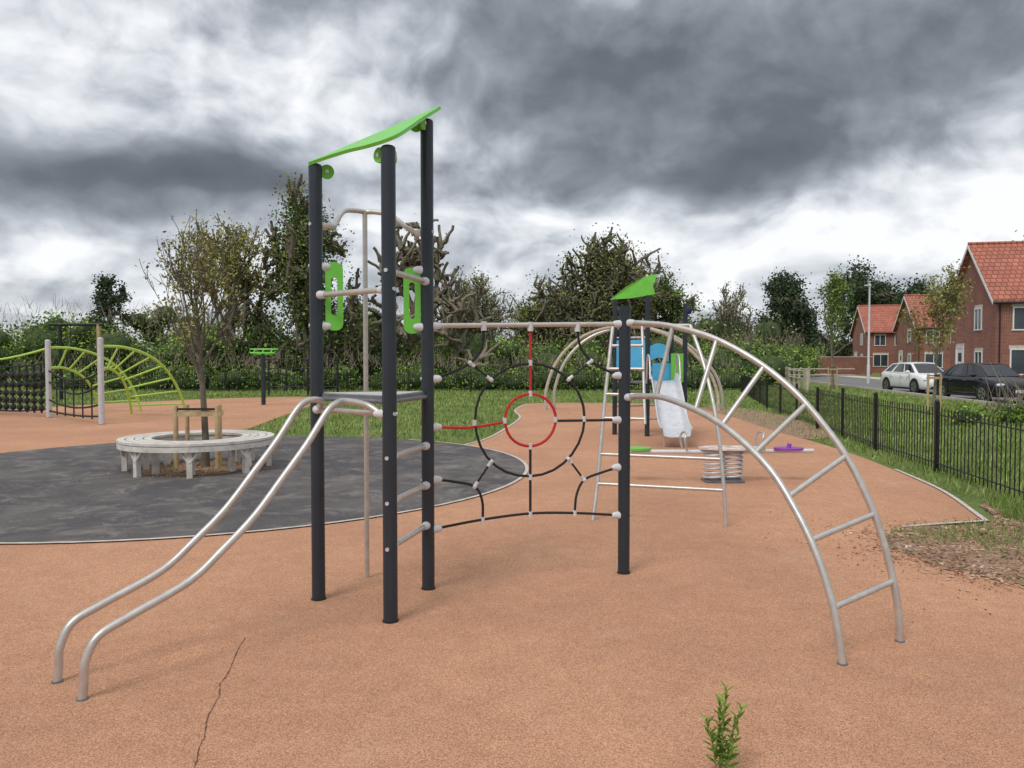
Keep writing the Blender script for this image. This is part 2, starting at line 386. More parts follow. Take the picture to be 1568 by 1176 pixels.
az_,bz_,cz_=.3917,.4476,1.118
def rz(x,y): return az_*x+bz_*y+cz_
outl=catmull([(-1.315,5.035,0),(-1.2,4.98,0),(-1.03,4.86,0),(-.86,4.66,0),(-.74,4.575,0),(-.67,4.60,0),(-.62,4.78,0),(-.585,4.98,0),(-.52,5.2,0),(-.485,5.33,0)],4)
outl=[(p[0],p[1]) for p in outl]+[(-.55,5.345),(-.9,5.2),(-1.2,5.09),(-1.315,5.055)]
cf.plate([(x,y,rz(x,y)) for x,y in outl],(-.007,-.008,.018),M_green)
ACd=(Cc-A)/np.linalg.norm(Cc-A)
for p,h,q in((A,2.83,Cc),(B,2.83,Cc),(B,2.83,A),(Cc,3.19,A),(Cc,3.19,B)):
    dd=(q-p)/np.linalg.norm(q-p); c=P3(p+dd*.075,h); nrm=np.array([-dd[1],dd[0],0])
    cf.tube([c-nrm*.009,c+nrm*.009],.046,M_green,20); cf.tube([c-nrm*.02,c+nrm*.02],.013,M_white,10)
def stadium(w,h,r,n=8):
    pts=[]
    for (sx,sy,a0) in((1,1,0),(-1,1,90),(-1,-1,180),(1,-1,270)):
        for k_ in range(n):
            a=math.radians(a0+90*k_/(n-1)); pts.append((sx*(w/2-r)+r*math.cos(a),sy*(h/2-r)+r*math.sin(a)))
    return pts
def panel(mb,p0,dd,off,zc,w=.115,h=.45,mat=M_green):
    o3=lambda q:np.array([p0[0]+dd[0]*(off+q[0]),p0[1]+dd[1]*(off+q[0]),zc+q[1]])
    nrm=np.array([dd[1],-dd[0],0])*.014
    mb.ring([o3(q) for q in stadium(w,h,w*.42)],[o3(q) for q in stadium(w*.36,h*.55,w*.17)],nrm,mat)
panel(cf,A,ACd,.115,2.015); panel(cf,Cc,-ACd,.105,2.0)
for p,dd in((A,ACd),(Cc,-ACd)):
    for zz in(2.21,1.82): clamp(cf,p,zz,p+dd)
bar(cf,Cc,D,1.83,1.86,.017)
Lcd=D-Cc; L_=np.linalg.norm(Lcd)
def N(a,z): return P3(Cc+Lcd*a,z)
def rope(pts,mat=M_rope,r=.0095,sm=5): cf.tube(pts,r,mat,8,sm)
ca,cz=.504,1.164
def ringpts(r,n=28): return [N(ca+r*(1+.012*math.sin(3*2*math.pi*i/n+1))*math.cos(2*math.pi*i/n)/L_,cz+r*(1+.012*math.cos(2*2*math.pi*i/n))*math.sin(2*math.pi*i/n)) for i in range(n)]
cf.tube(ringpts(.41),.0095,M_rope,8,0,closed=True)
cf.tube(ringpts(.19),.0105,M_redrope,8,0,closed=True)
rope([N(ca,1.84),N(ca,cz+.41),N(ca,cz+.19)],M_redrope,.0095,0)
rope([N(.03,1.13),N(.2,1.12),N(ca-.19/L_,cz-.01)],M_redrope,.0095,3)
rope([N(ca+.19/L_,cz-.01),N(.97,1.15)],M_rope,.0095,0)
rope([N(ca,cz-.19),N(ca,.485)],M_rope,.0095,0)
rope([N(.03,.42),N(.26,.465),N(ca,.49),N(.735,.475),N(.97,.44)])
rope([N(.03,1.465),N(.11,1.505),N(.204,1.573),N(.262,1.68),N(.2715,1.84)])
rope([N(.97,1.479),N(.90,1.52),N(.82,1.586),N(.76,1.70),N(.7467,1.85)])
rope([N(.03,.764),N(.12,.745),N(.225,.703),N(.262,.60),N(.265,.465)])
rope([N(.97,.798),N(.88,.765),N(.785,.715),N(.745,.61),N(.735,.475)])
def conn(a,b):
    a=np.array(a);b=np.array(b); rope([a,b],M_rope,.008,0); u=(b-a)/np.linalg.norm(b-a)
    for c in(a,b): cf.sphere(c,.018,M_white,n=10,m=6)
    cf.tube([a,a+u*.04],.0125,M_white,8); cf.tube([b,b-u*.04],.0125,M_white,8)
s2=.41*.7071
for sa,sz,q in((-1,1,(.204,1.573)),(1,1,(.82,1.586)),(-1,-1,(.225,.703)),(1,-1,(.785,.715))):
    conn(N(ca+sa*s2/L_,cz+sz*s2),N(*q))
for a,z in((ca,1.80),(.2715,1.80),(.7467,1.81)):
    cf.tube([N(a,1.80),N(a,1.865)],.021,M_white,12)
for pt in(N(ca,cz+.41),N(ca,cz+.19),N(ca-.41/L_,cz-.01),N(ca-.19/L_,cz),N(ca+.19/L_,cz),N(ca+.41/L_,cz),N(ca,cz-.19),N(ca,cz-.41),N(ca,.485),N(.265,.465),N(.735,.475)):
    cf.tube([pt+[0,0,-.020],pt+[0,0,.020]],.0155,M_white,10)
for p,z,t in((Cc,1.465,D),(Cc,1.13,D),(Cc,.764,D),(Cc,.42,D),(D,1.479,Cc),(D,1.15,Cc),(D,.798,Cc),(D,.44,Cc)): clamp(cf,p,z,t)
fn=np.array([1.730,3.978]);ff=np.array([2.195,4.303])
near=[(0.02,1.319),(.12,1.335),(.249,1.331),(.4517,1.244),(.602,1.124),(.7378,.958),(.8258,.778),(.897,.587),(.9499,.3815),(.9816,.189),(1,0)]
outer=[(0.02,1.866),(.10,1.857),(.214,1.829),(.3738,1.745),(.5213,1.608),(.636,1.457),(.723,1.301),(.8265,1.058),(.8959,.822),(.9444,.589),(.979,.3385),(.995,.158),(1,0)]
cn=lambda s,z:P3(D+(fn-D)*s,z); co_=lambda s,z:P3(D+(ff-D)*s,z)
pn=catmull([cn(*q) for q in near],8); po=catmull([co_(*q) for q in outer],8)
cf.tube(pn,.0205,M_steel,16); cf.tube(po,.0205,M_steel,16)
sn=np.array([q[0] for q in catmull([(a,b,0) for a,b in near],8)]); so=np.array([q[0] for q in catmull([(a,b,0) for a,b in outer],8)])
for a,b in((.967,.979),(.893,.925),(.806,.833),(.672,.715),(.54,.565),(.40,.392),(.20,.214)):
    cf.tube([pn[int(np.abs(sn-a).argmin())],po[int(np.abs(so-b).argmin())]],.0165,M_steel,12)
clamp(cf,D,1.319,fn);clamp(cf,D,1.866,ff)
for F in(fn,ff): cf.tube([P3(F,.003),P3(F,.012)],.027,M_darkdeck,16)
cf.build()

# ------------------------------------------------------------ circular bench + young tree + stakes
bx,by=-4.57,11.17
bn=MB('circular_tree_bench')
def annulus(mb,r0,r1,z,th,mat,n=64):
    o=[(r1*math.cos(2*math.pi*i/n),r1*math.sin(2*math.pi*i/n),z) for i in range(n)]
    q=[(r0*math.cos(2*math.pi*i/n),r0*math.sin(2*math.pi*i/n),z) for i in range(n)]
    mb.ring(o,q,(0,0,th),mat)
for i in range(4): annulus(bn,.62+i*.115,.62+i*.115+.095,.43,.035,M_bench)
annulus(bn,1.02,1.06,.35,.07,M_bench); annulus(bn,.64,.68,.35,.07,M_bench)
for i in range(8):
    a=2*math.pi*(i+.35)/8
    for r in(.70,.98): bn.box((r*math.cos(a),r*math.sin(a),.215),(.07,.07,.43),M_bench,a)
    bn.box((.84*math.cos(a),.84*math.sin(a),.385),(.30,.05,.08),M_bench,a)
    for sg in(-1,1):
        a2=a+sg*.13; p0=np.array([1.0*math.cos(a),1.0*math.sin(a),.2]);p1=np.array([1.0*math.cos(a2),1.0*math.sin(a2),.36])
        bn.tube([p0,p1],.024,M_bench,6)
bn.build((bx,by,0.012))
sheet('tree_pit_mulch',[(bx+.8*math.cos(t)*(1+.1*math.sin(5*t)),by+.75*math.sin(t)) for t in np.linspace(0,6.2,40)],.017,M_mulch)
C=np.stack([R.normal(bx,.5,700),R.normal(by,.45,700),np.full(700,.03)],1); V,Q=leafquads(C,.05,R,.4,.3)
quadmesh('bark_mulch',V,Q,np.zeros(len(Q)),[pmat('bark_chip',(.34,.21,.12),.9,0,.4,30)])
def stakes(name,x,y,w,h,bars=True):
    s=MB(name)
    for sx in(-w/2,w/2): s.tube([(sx,0,0),(sx,0,h)],.035,M_stake,10); s.tube([(sx*.8,.25,0),(sx*.8,.25,h)],.03,M_stake,10) if bars else None
    s.box((0,0,h-.12),(w+.1,.03,.07),M_stake)
    if bars: s.box((0,.25,h-.12),(w*.8+.1,.03,.07),M_stake)
    s.box((0,.0,h-.05),(w*.9,.05,.03),M_tyre)
    s.build((x,y,0))
stakes('tree_stakes',bx+.02,by-.1,.60,.93)

# ------------------------------------------------------------ trees
def tree(name,loc,height,rad,trunk_r,seed,levels=4,nchild=(7,5,4,3),leafn=6000,leaf=.14,spread=.25,mats=(None,None),gnarl=.25,
         trunk_frac=.3,up=.25,ang=(30,60),ratio=.62,ivy=0,ivy_sz=.16,ivy_r=.5,leafz=0.,lean=(0,0),minr=.006,droop=0):
    rng=np.random.RandomState(seed); segs=[]; leafpts=[]; ivypts=[]
    def grow(p,d,L,r,lv):
        n=7 if lv==0 else 5; pts=[p.copy()]; rs=[r]
        for i in range(n):
            d=d+rng.normal(size=3)*gnarl*(.35 if lv==0 else 1)*.6; d[2]+=up*(.3 if lv else .6)-droop*(lv>1)*.2; d/=np.linalg.norm(d)
            p=p+d*L/n; pts.append(p.copy()); rs.append(max(r*(1-.85*(i+1)/n) if lv else r*(1-.65*(i+1)/n),minr*.5))
        segs.append((pts,rs,lv))
        if lv>=levels-1: leafpts.extend(pts[1:])
        if lv>=levels-2: leafpts.append(pts[-1])
        if lv<=1 : ivypts.extend(pts[1:])
        if lv<levels:
            nc=nchild[min(lv,len(nchild)-1)]
            for k_ in range(nc):
                t=(trunk_frac+(1-trunk_frac)*(k_+rng.rand()*.8)/nc) if lv==0 else .25+.75*rng.rand()
                t=min(t,.999); i=int(t*n); f=t*n-i
                q=pts[i]*(1-f)+pts[i+1]*f; rq=rs[i]*(1-f)+rs[i+1]*f
                th=math.radians(rng.uniform(*ang)); ax=rng.normal(size=3); ax-=d*ax.dot(d); ax/=np.linalg.norm(ax)
                nd=d*math.cos(th)+ax*math.sin(th)
                ll=L*ratio*rng.uniform(.7,1.2)
                if lv==0: ll*=1.15-.55*(t-trunk_frac)/(1-trunk_frac)
                grow(q,nd,ll,max(rq*.62,minr),lv+1)
    grow(np.zeros(3),np.array([lean[0],lean[1],1.]),1.,.05,0)
    allp=np.array([p for s in segs for p in s[0]])
    sz=height/allp[:,2].max(); rr=np.sqrt((allp[:,:2]**2).sum(1)); sx=rad/np.percentile(rr,97)
    S=np.array([sx,sx,sz]); sr=trunk_r/.05
    V=[];Q=[];MI=[];o=0
    for pts,rs,lv in segs:
        ns=8 if lv==0 else (5 if lv==1 else 3)
        P=np.array(pts)*S; T=np.gradient(P,axis=0); T/=np.linalg.norm(T,axis=1)[:,None]+1e-9
        ref=np.array([.3,.9,.1]); 
        U=np.cross(T,ref); U/=np.linalg.norm(U,axis=1)[:,None]+1e-9; W=np.cross(T,U)
        an=np.arange(ns)*2*np.pi/ns; rad_=np.maximum(np.array(rs)*sr,minr)
        if lv==0: rad_[0]*=1.35
        ring=P[:,None,:]+rad_[:,None,None]*(np.cos(an)[None,:,None]*U[:,None,:]+np.sin(an)[None,:,None]*W[:,None,:])
        V.append(ring.reshape(-1,3)); n=len(P)
        for i in range(n-1):
            for k_ in range(ns): Q.append([o+i*ns+k_,o+i*ns+(k_+1)%ns,o+(i+1)*ns+(k_+1)%ns,o+(i+1)*ns+k_]); MI.append(0)
        o+=n*ns
    Q=np.array(Q)
    def addleaves(base,n,sz_,sp,mi):
        nonlocal V,Q,MI,o
        base=np.array(base)*S; 
        w=rng.rand(len(base))**2+.08; w/=w.sum()
        idx=rng.choice(len(base),n,p=w); Cn=base[idx]+rng.normal(size=(n,3))*sp; Cn=Cn[Cn[:,2]>leafz]
        v,q=leafquads(Cn,sz_,rng,.65); V.append(v); Q=np.concatenate([Q,q+o]); MI+= [mi]*len(q); o+=len(v)
    if leafn: addleaves(leafpts,leafn,leaf,spread,1)
    if ivy: addleaves(ivypts,ivy,ivy_sz,ivy_r,2 if len(mats)>2 else 1)
    V=np.concatenate(V); return quadmesh(name,V,Q,MI,[m for m in mats],loc)
L_olive=leafmat('leaf_olive',(.10,.13,.04),(.17,.20,.065),(.25,.27,.10))
L_young=leafmat('leaf_young',(.16,.16,.055),(.25,.25,.085),(.34,.32,.13))
L_green=leafmat('leaf_green',(.07,.115,.03),(.12,.18,.045),(.18,.25,.07))
L_dark=leafmat('leaf_ivy',(.045,.075,.028),(.08,.12,.04),(.13,.18,.065))
L_pine=leafmat('leaf_pine',(.030,.048,.028),(.050,.075,.040),(.08,.11,.058))
L_bronze=leafmat('leaf_bronze',(.16,.13,.055),(.23,.22,.075),(.28,.31,.11))
L_pale=leafmat('leaf_pale',(.17,.18,.10),(.26,.27,.16),(.34,.34,.22))

tree('young_tree',(bx+.05,by+.1,0),3.65,.95,.055,11,3,(15,6,4),1900,.05,.05,(M_bark,L_young),.22,.42,.28,(20,48),.50,minr=.0045)
tree('sparse_tree',(-15.6,43,0),9.6,3.3,.22,21,4,(9,5,4,3),5200,.15,.25,(M_twig,L_young),.25,.2,.25,(20,50),.55,minr=.015)
tree('ivy_clad_tree',(-11.0,42,0),11.3,3.7,.42,34,4,(12,5,3,3),6500,.14,.32,(M_bark,L_olive,L_dark),.4,.18,.12,(35,75),.58,ivy=10000,ivy_sz=.17,ivy_r=.62,minr=.02)
tree('bare_tree',(-6.0,45,0),10.0,4.2,.36,52,4,(9,4,3,2),200,.13,.3,(M_barklt,L_olive),.55,.28,.14,(35,72),.66,minr=.026)
tree('oak_tree',(6.6,52,0),10.2,4.7,.4,55,4,(12,7,5,3),20000,.15,.32,(M_bark,L_olive),.3,.2,.12,(30,75),.62,minr=.018)
tree('oak_tree',(10.8,56,0),8.3,3.2,.3,56,4,(10,6,4,3),10000,.15,.32,(M_bark,L_green),.3,.2,.12,(30,70),.60,minr=.018)
tree('bare_tree',(17.3,60,0),7.6,2.0,.18,61,4,(9,5,4,3),1500,.14,.2,(M_barklt,L_pale),.3,.2,.2,(25,55),.6,minr=.016)
tree('willow_tree',(-2.6,50,0),7.4,2.6,.2,66,4,(11,6,4,3),6000,.15,.3,(M_barklt,L_pale),.25,.1,.35,(15,45),.6,minr=.016)
tree('willow_tree',(2.2,52,0),6.4,2.6,.2,67,4,(11,6,4,3),6000,.15,.3,(M_barklt,L_olive),.25,.1,.35,(15,45),.6,minr=.016)
tree('pine_tree',(26,75,0),9.9,3.3,.35,71,3,(18,7,4),12000,.26,.42,(M_bark,L_pine),.2,.25,.05,(55,85),.45,minr=.03)
tree('pine_tree',(51,110,0),15.4,6.0,.4,72,3,(16,7,4),14000,.38,.6,(M_bark,L_pine),.25,.3,.05,(50,85),.50,minr=.03)
tree('pine_tree',(58.5,112,0),12.8,4.4,.35,73,3,(16,7,4),11000,.38,.6,(M_bark,L_pine),.25,.3,.05,(50,85),.50,minr=.03)
tree('conifer_tree',(-31.5,60,0),7.9,1.9,.25,74,3,(22,6,3),5000,.22,.25,(M_bark,L_pine),.12,.1,.0,(65,95),.35,minr=.03)
tree('street_tree',(16.7,40,0),6.3,.9,.07,81,3,(14,5,3),2600,.12,.12,(M_barklt,L_green),.2,.3,.4,(15,40),.42,minr=.01)
tree('street_tree',(12.9,23.5,0),4.45,.85,.05,82,3,(14,6,4),2600,.085,.08,(M_barklt,L_bronze),.25,.45,.25,(25,60),.5,minr=.006)
tree('garden_tree',(37,52,0),10.3,3,.25,83,3,(12,6,4),9000,.2,.35,(M_bark,L_green),.25,.2,.2,(25,60),.55,minr=.02)
stakes('tree_stakes',12.8,23.3,.38,1.15,False)
stakes('tree_stakes',16.6,39.8,.45,1.2,False)

# ------------------------------------------------------------ hedges
def hedge(name,path,ztop,n_blob,leaves,leaf,mats,depth=3,seed=1,twigs=1500,rmin=.7,rmax=1.6):
    rng=np.random.RandomState(seed); P=np.array(path); t=np.sort(rng.rand(n_blob))*(len(P)-1); i=np.minimum(t.astype(int),len(P)-2); f=(t-i)[:,None]
    base=P[i]*(1-f)+P[i+1]*f; zt=np.array(ztop); zt=zt[i]*(1-f[:,0])+zt[i+1]*f[:,0]
    V=[];Q=[];MI=[];o=0
    per=leaves//n_blob
    for b in range(n_blob):
        r=rng.uniform(rmin,rmax); top=zt[b]*rng.uniform(.72,1.05); lay=rng.rand()
        zc=max(r*.6,(top-r)*(lay**.6)); c=np.array([base[b,0]+rng.normal()*.8,base[b,1]+rng.uniform(-.5,.5)*depth*(1 if lay>.4 else .6),zc])
        sc=np.array([r*1.15,r,r*.95])
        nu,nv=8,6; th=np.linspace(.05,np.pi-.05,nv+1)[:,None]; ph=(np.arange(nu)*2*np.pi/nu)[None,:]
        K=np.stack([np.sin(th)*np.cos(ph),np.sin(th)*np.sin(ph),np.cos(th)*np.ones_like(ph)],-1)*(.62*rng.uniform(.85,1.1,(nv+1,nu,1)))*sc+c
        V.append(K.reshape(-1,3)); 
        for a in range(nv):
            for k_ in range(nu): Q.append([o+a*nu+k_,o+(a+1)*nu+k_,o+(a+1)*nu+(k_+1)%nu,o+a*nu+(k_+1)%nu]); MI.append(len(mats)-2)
        o+=K.shape[0]*nu
        dr=rng.normal(size=(per,3)); dr/=np.linalg.norm(dr,axis=1)[:,None]
        lump=1+.22*np.sin(dr[:,0]*5+b)*np.cos(dr[:,2]*6+b*2)
        Cn=c+dr*sc*(rng.uniform(.60,1.18,per)*lump)[:,None]; Cn[:,2]=np.maximum(Cn[:,2],.05)
        v,q=leafquads(Cn,leaf,rng,.7); V.append(v); Q+= (q+o).tolist(); MI+=[rng.randint(0,len(mats)-2)]*per; o+=len(v)
    if twigs:
        t=rng.rand(twigs)*(len(P)-1); i=np.minimum(t.astype(int),len(P)-2); f=(t-i)[:,None]; bp=P[i]*(1-f)+P[i+1]*f; zz=np.interp(t,np.arange(len(P)),np.array(ztop))
        s0=np.stack([bp[:,0],bp[:,1]+rng.uniform(-.5,.5,twigs)*depth,zz*rng.uniform(.55,.95,twigs)],1)
        dr=np.stack([rng.normal(size=twigs)*.35,rng.normal(size=twigs)*.35,rng.uniform(.4,1,twigs)],1)*rng.uniform(.4,1.2,twigs)[:,None]
        w=np.array([.014,0,0]); v=np.stack([s0-w,s0+w,s0+dr+w*.4,s0+dr-w*.4],1).reshape(-1,3)
        V.append(v); Q+=(np.arange(4*twigs).reshape(-1,4)+o).tolist(); MI+=[len(mats)-1]*twigs; o+=len(v)
    return quadmesh(name,np.concatenate(V),Q,MI,mats)
HL=leafmat('hedge_leaf',(.085,.14,.035),(.14,.215,.05),(.22,.29,.08))
HS=leafmat('scrub_leaf',(.12,.145,.06),(.19,.21,.09),(.26,.27,.13))
HB=leafmat('fresh_leaf',(.12,.20,.045),(.20,.29,.065),(.28,.36,.10))
HD=leafmat('deep_leaf',(.06,.095,.03),(.09,.14,.04),(.14,.20,.06))
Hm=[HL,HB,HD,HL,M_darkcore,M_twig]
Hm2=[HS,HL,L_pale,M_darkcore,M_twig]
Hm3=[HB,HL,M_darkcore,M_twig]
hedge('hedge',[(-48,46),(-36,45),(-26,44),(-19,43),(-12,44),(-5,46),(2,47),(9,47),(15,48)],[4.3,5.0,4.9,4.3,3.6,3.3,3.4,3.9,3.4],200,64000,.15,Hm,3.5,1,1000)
hedge('distant_treeline',[(-60,70),(-40,66),(-20,62),(0,60),(15,62),(30,84),(48,118),(70,125),(100,130)],[5.2,6.0,6.6,6.2,6.2,5.6,6,7,7],220,54000,.24,Hm2,5,2,1500,1.0,2.2)
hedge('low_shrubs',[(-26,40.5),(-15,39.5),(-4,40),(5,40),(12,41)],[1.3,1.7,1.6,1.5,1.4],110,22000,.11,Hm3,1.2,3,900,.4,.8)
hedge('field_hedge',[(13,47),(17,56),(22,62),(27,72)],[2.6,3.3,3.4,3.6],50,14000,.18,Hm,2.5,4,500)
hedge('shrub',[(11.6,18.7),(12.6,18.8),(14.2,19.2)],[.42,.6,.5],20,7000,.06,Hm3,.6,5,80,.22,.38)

# ------------------------------------------------------------ railings
def railing(name,path,h=.95,sp=.105,pr=.0085):
    b=MB(name); P=[np.array(p,float) for p in path]
    for i in range(len(P)-1):
        a,c=P[i],P[i+1]; L=np.linalg.norm(c-a); dd=(c-a)/L; ang=math.atan2(dd[1],dd[0])
        m=(a+c)/2
        for z in(h-.10,.14): b.box((m[0],m[1],z),(L,.035,.012 if z<.5 else .014),M_fence,ang); 
        n=int(L/sp)
        for k_ in range(n):
            q=a+dd*(k_+.5)*L/n
            b.tube([(q[0],q[1],.05),(q[0],q[1],h)],pr,M_fence,5,0,True)
        np_=max(1,round(L/2.6))
        for k_ in range(np_):
            q=a+dd*k_*L/np_; b.box((q[0],q[1],(h+.06)/2),(.055,.055,h+.06),M_fence,ang); b.sphere((q[0],q[1],h+.08),.035,M_fence,n=8,m=5)
    return b.build()
railing('metal_railing',[(5.3,5.4),(5.55,8.0),(5.98,10.8),(6.3,13.3),(7.0,17.6)],.92,.105,.0075)
railing('metal_railing',[(7.0,17.6),(8.3,25),(11.0,37)],.86,.14,.006)
railing('metal_railing',[(-22,38.5),(-14,37.6),(-5,37.2),(4,37),(11.0,37)],.97,.12,.011)

kr=MB('timber_rail_fence')
pts=[(14.2,37),(15.6,41),(16.6,46),(18.2,51),(22.5,50.5)]
for i in range(len(pts)-1):
    a=np.array(pts[i]);c=np.array(pts[i+1]); n=3
    for z in(.95,.55): kr.tube([(a[0],a[1],z),(c[0],c[1],z)],.045,M_wood,6)
    for k_ in range(n): q=a+(c-a)*k_/n; kr.box((q[0],q[1],.55),(.11,.11,1.1),M_wood)
kr.build()
lp=MB('street_lamp'); lp.tube([(0,0,0),(0,0,1.2),(0,0,1.25),(0,0,6.3)],[.10,.10,.075,.055],M_pole,14); lp.tube([(0,0,6.25),(0,0,6.55)],.07,M_pole,12); lp.box((-.12,0,6.42),(.4,.2,.08),M_pole); lp.box((-.15,0,6.372),(.25,.14,.015),M_lamp)
lp.build((23.4,50.5,0),bevel=.01)

# ------------------------------------------------------------ houses
def house(name,loc,L,W,eave,ridge):
    b=MB(name); oh=.3
    b.add([(0,0,0),(0,W,0),(0,W,eave),(0,W/2,ridge),(0,0,eave)],[[0,1,2,3,4]],M_brick)
    b.add([(L,0,0),(L,W,0),(L,W,eave),(L,W/2,ridge),(L,0,eave)],[[4,3,2,1,0]],M_brick)
    b.add([(0,0,0),(L,0,0),(L,0,eave),(0,0,eave)],[[0,1,2,3]],M_brick)
    b.add([(0,W,0),(L,W,0),(L,W,eave),(0,W,eave)],[[3,2,1,0]],M_brick)
    sl=(ridge-eave)/(W/2); ez=eave-oh*sl
    for s_ in(0,1):
        y0=-oh if s_==0 else W+oh
        b.plate([(-oh,y0,ez+.03),(L+oh,y0,ez+.03),(L+oh,W/2,ridge+.03),(-oh,W/2,ridge+.03)],(0,0,.12),M_tile)
        b.plate([(-oh-.03,y0,ez-.10),(-oh-.03,W/2,ridge-.10),(-oh-.03,W/2,ridge+.12),(-oh-.03,y0,ez+.12)],(.025,0,0),M_upvc)
        b.tube([(-oh,y0,ez-.02),(L+oh,y0,ez-.02)],.06,M_fence,8)
    b.tube([(-oh,W/2,ridge+.17),(L+oh,W/2,ridge+.17)],.09,M_tile,8)
    b.tube([(.15,-.06,0),(.15,-.06,eave-.1)],.04,M_fence,8)
    def win(face,c,zc,w,h,door=False):
        f=lambda a,off,z:(off*-1,a,z) if face=='g' else (a,off*-1,z)
        def bx_(a0,a1,z0,z1,o0,o1,mat):
            p=[f(a0,o0,z0),f(a1,o0,z0),f(a1,o0,z1),f(a0,o0,z1)]; e=np.array(f(0,o1-o0,0))-np.array(f(0,0,0)); b.plate(p,e,mat)
        fr=.07
        bx_(c-w/2,c+w/2,zc-h/2,zc+h/2,.003,.02,M_upvc if door else M_winglass)
        for a0,a1,z0,z1 in((c-w/2-fr,c-w/2,zc-h/2,zc+h/2),(c+w/2,c+w/2+fr,zc-h/2,zc+h/2),(c-w/2-fr,c+w/2+fr,zc+h/2,zc+h/2+fr),(c-w/2-fr-.04,c+w/2+fr+.04,zc-h/2-fr,zc-h/2)):
            bx_(a0,a1,z0,z1,.003,.06,M_upvc)
        if not door: bx_(c-.03,c+.03,zc-h/2,zc+h/2,.021,.05,M_upvc)
        else: bx_(c-w/4,c+w/4,zc+h*.1,zc+h*.35,.021,.03,M_winglass)
        bx_(c-w/2-.12,c+w/2+.12,zc+h/2+fr,zc+h/2+fr+.18,.003,.015,M_edge)
    win('g',W*.36,3.9,.9,1.15); win('g',W*.34,1.35,.95,1.3); win('g',W*.76,1.25,1.1,2.1,True)
    for xx in(1.4,L*.45,L-1.4): win('f',xx,3.8,1.1,1.15)
    win('f',1.5,1.45,1.5,1.3); win('f',L*.5,1.05,.95,2.05,True); win('f',L-1.5,1.45,1.5,1.3)
    b.box((L*.7,W/2,ridge+.35),(.5,.5,.9),M_brick); b.box((L*.7,W/2,ridge+.82),(.58,.58,.08),M_edge)
    b.build(loc,math.radians(-11.3))
house('brick_house',(26.4,42,0),9,6.8,4.95,8.2)
house('brick_house',(40.0,76,0),8,7,4.9,8.0)
house('brick_house',(41.5,90,0),8,7,4.9,7.9)
gw=MB('garden_wall'); gw.box((34.5,80,.9),(6,.22,1.8),M_brick,math.radians(5)); gw.box((34.5,80,1.84),(6.1,.3,.08),M_edge,math.radians(5)); gw.build()

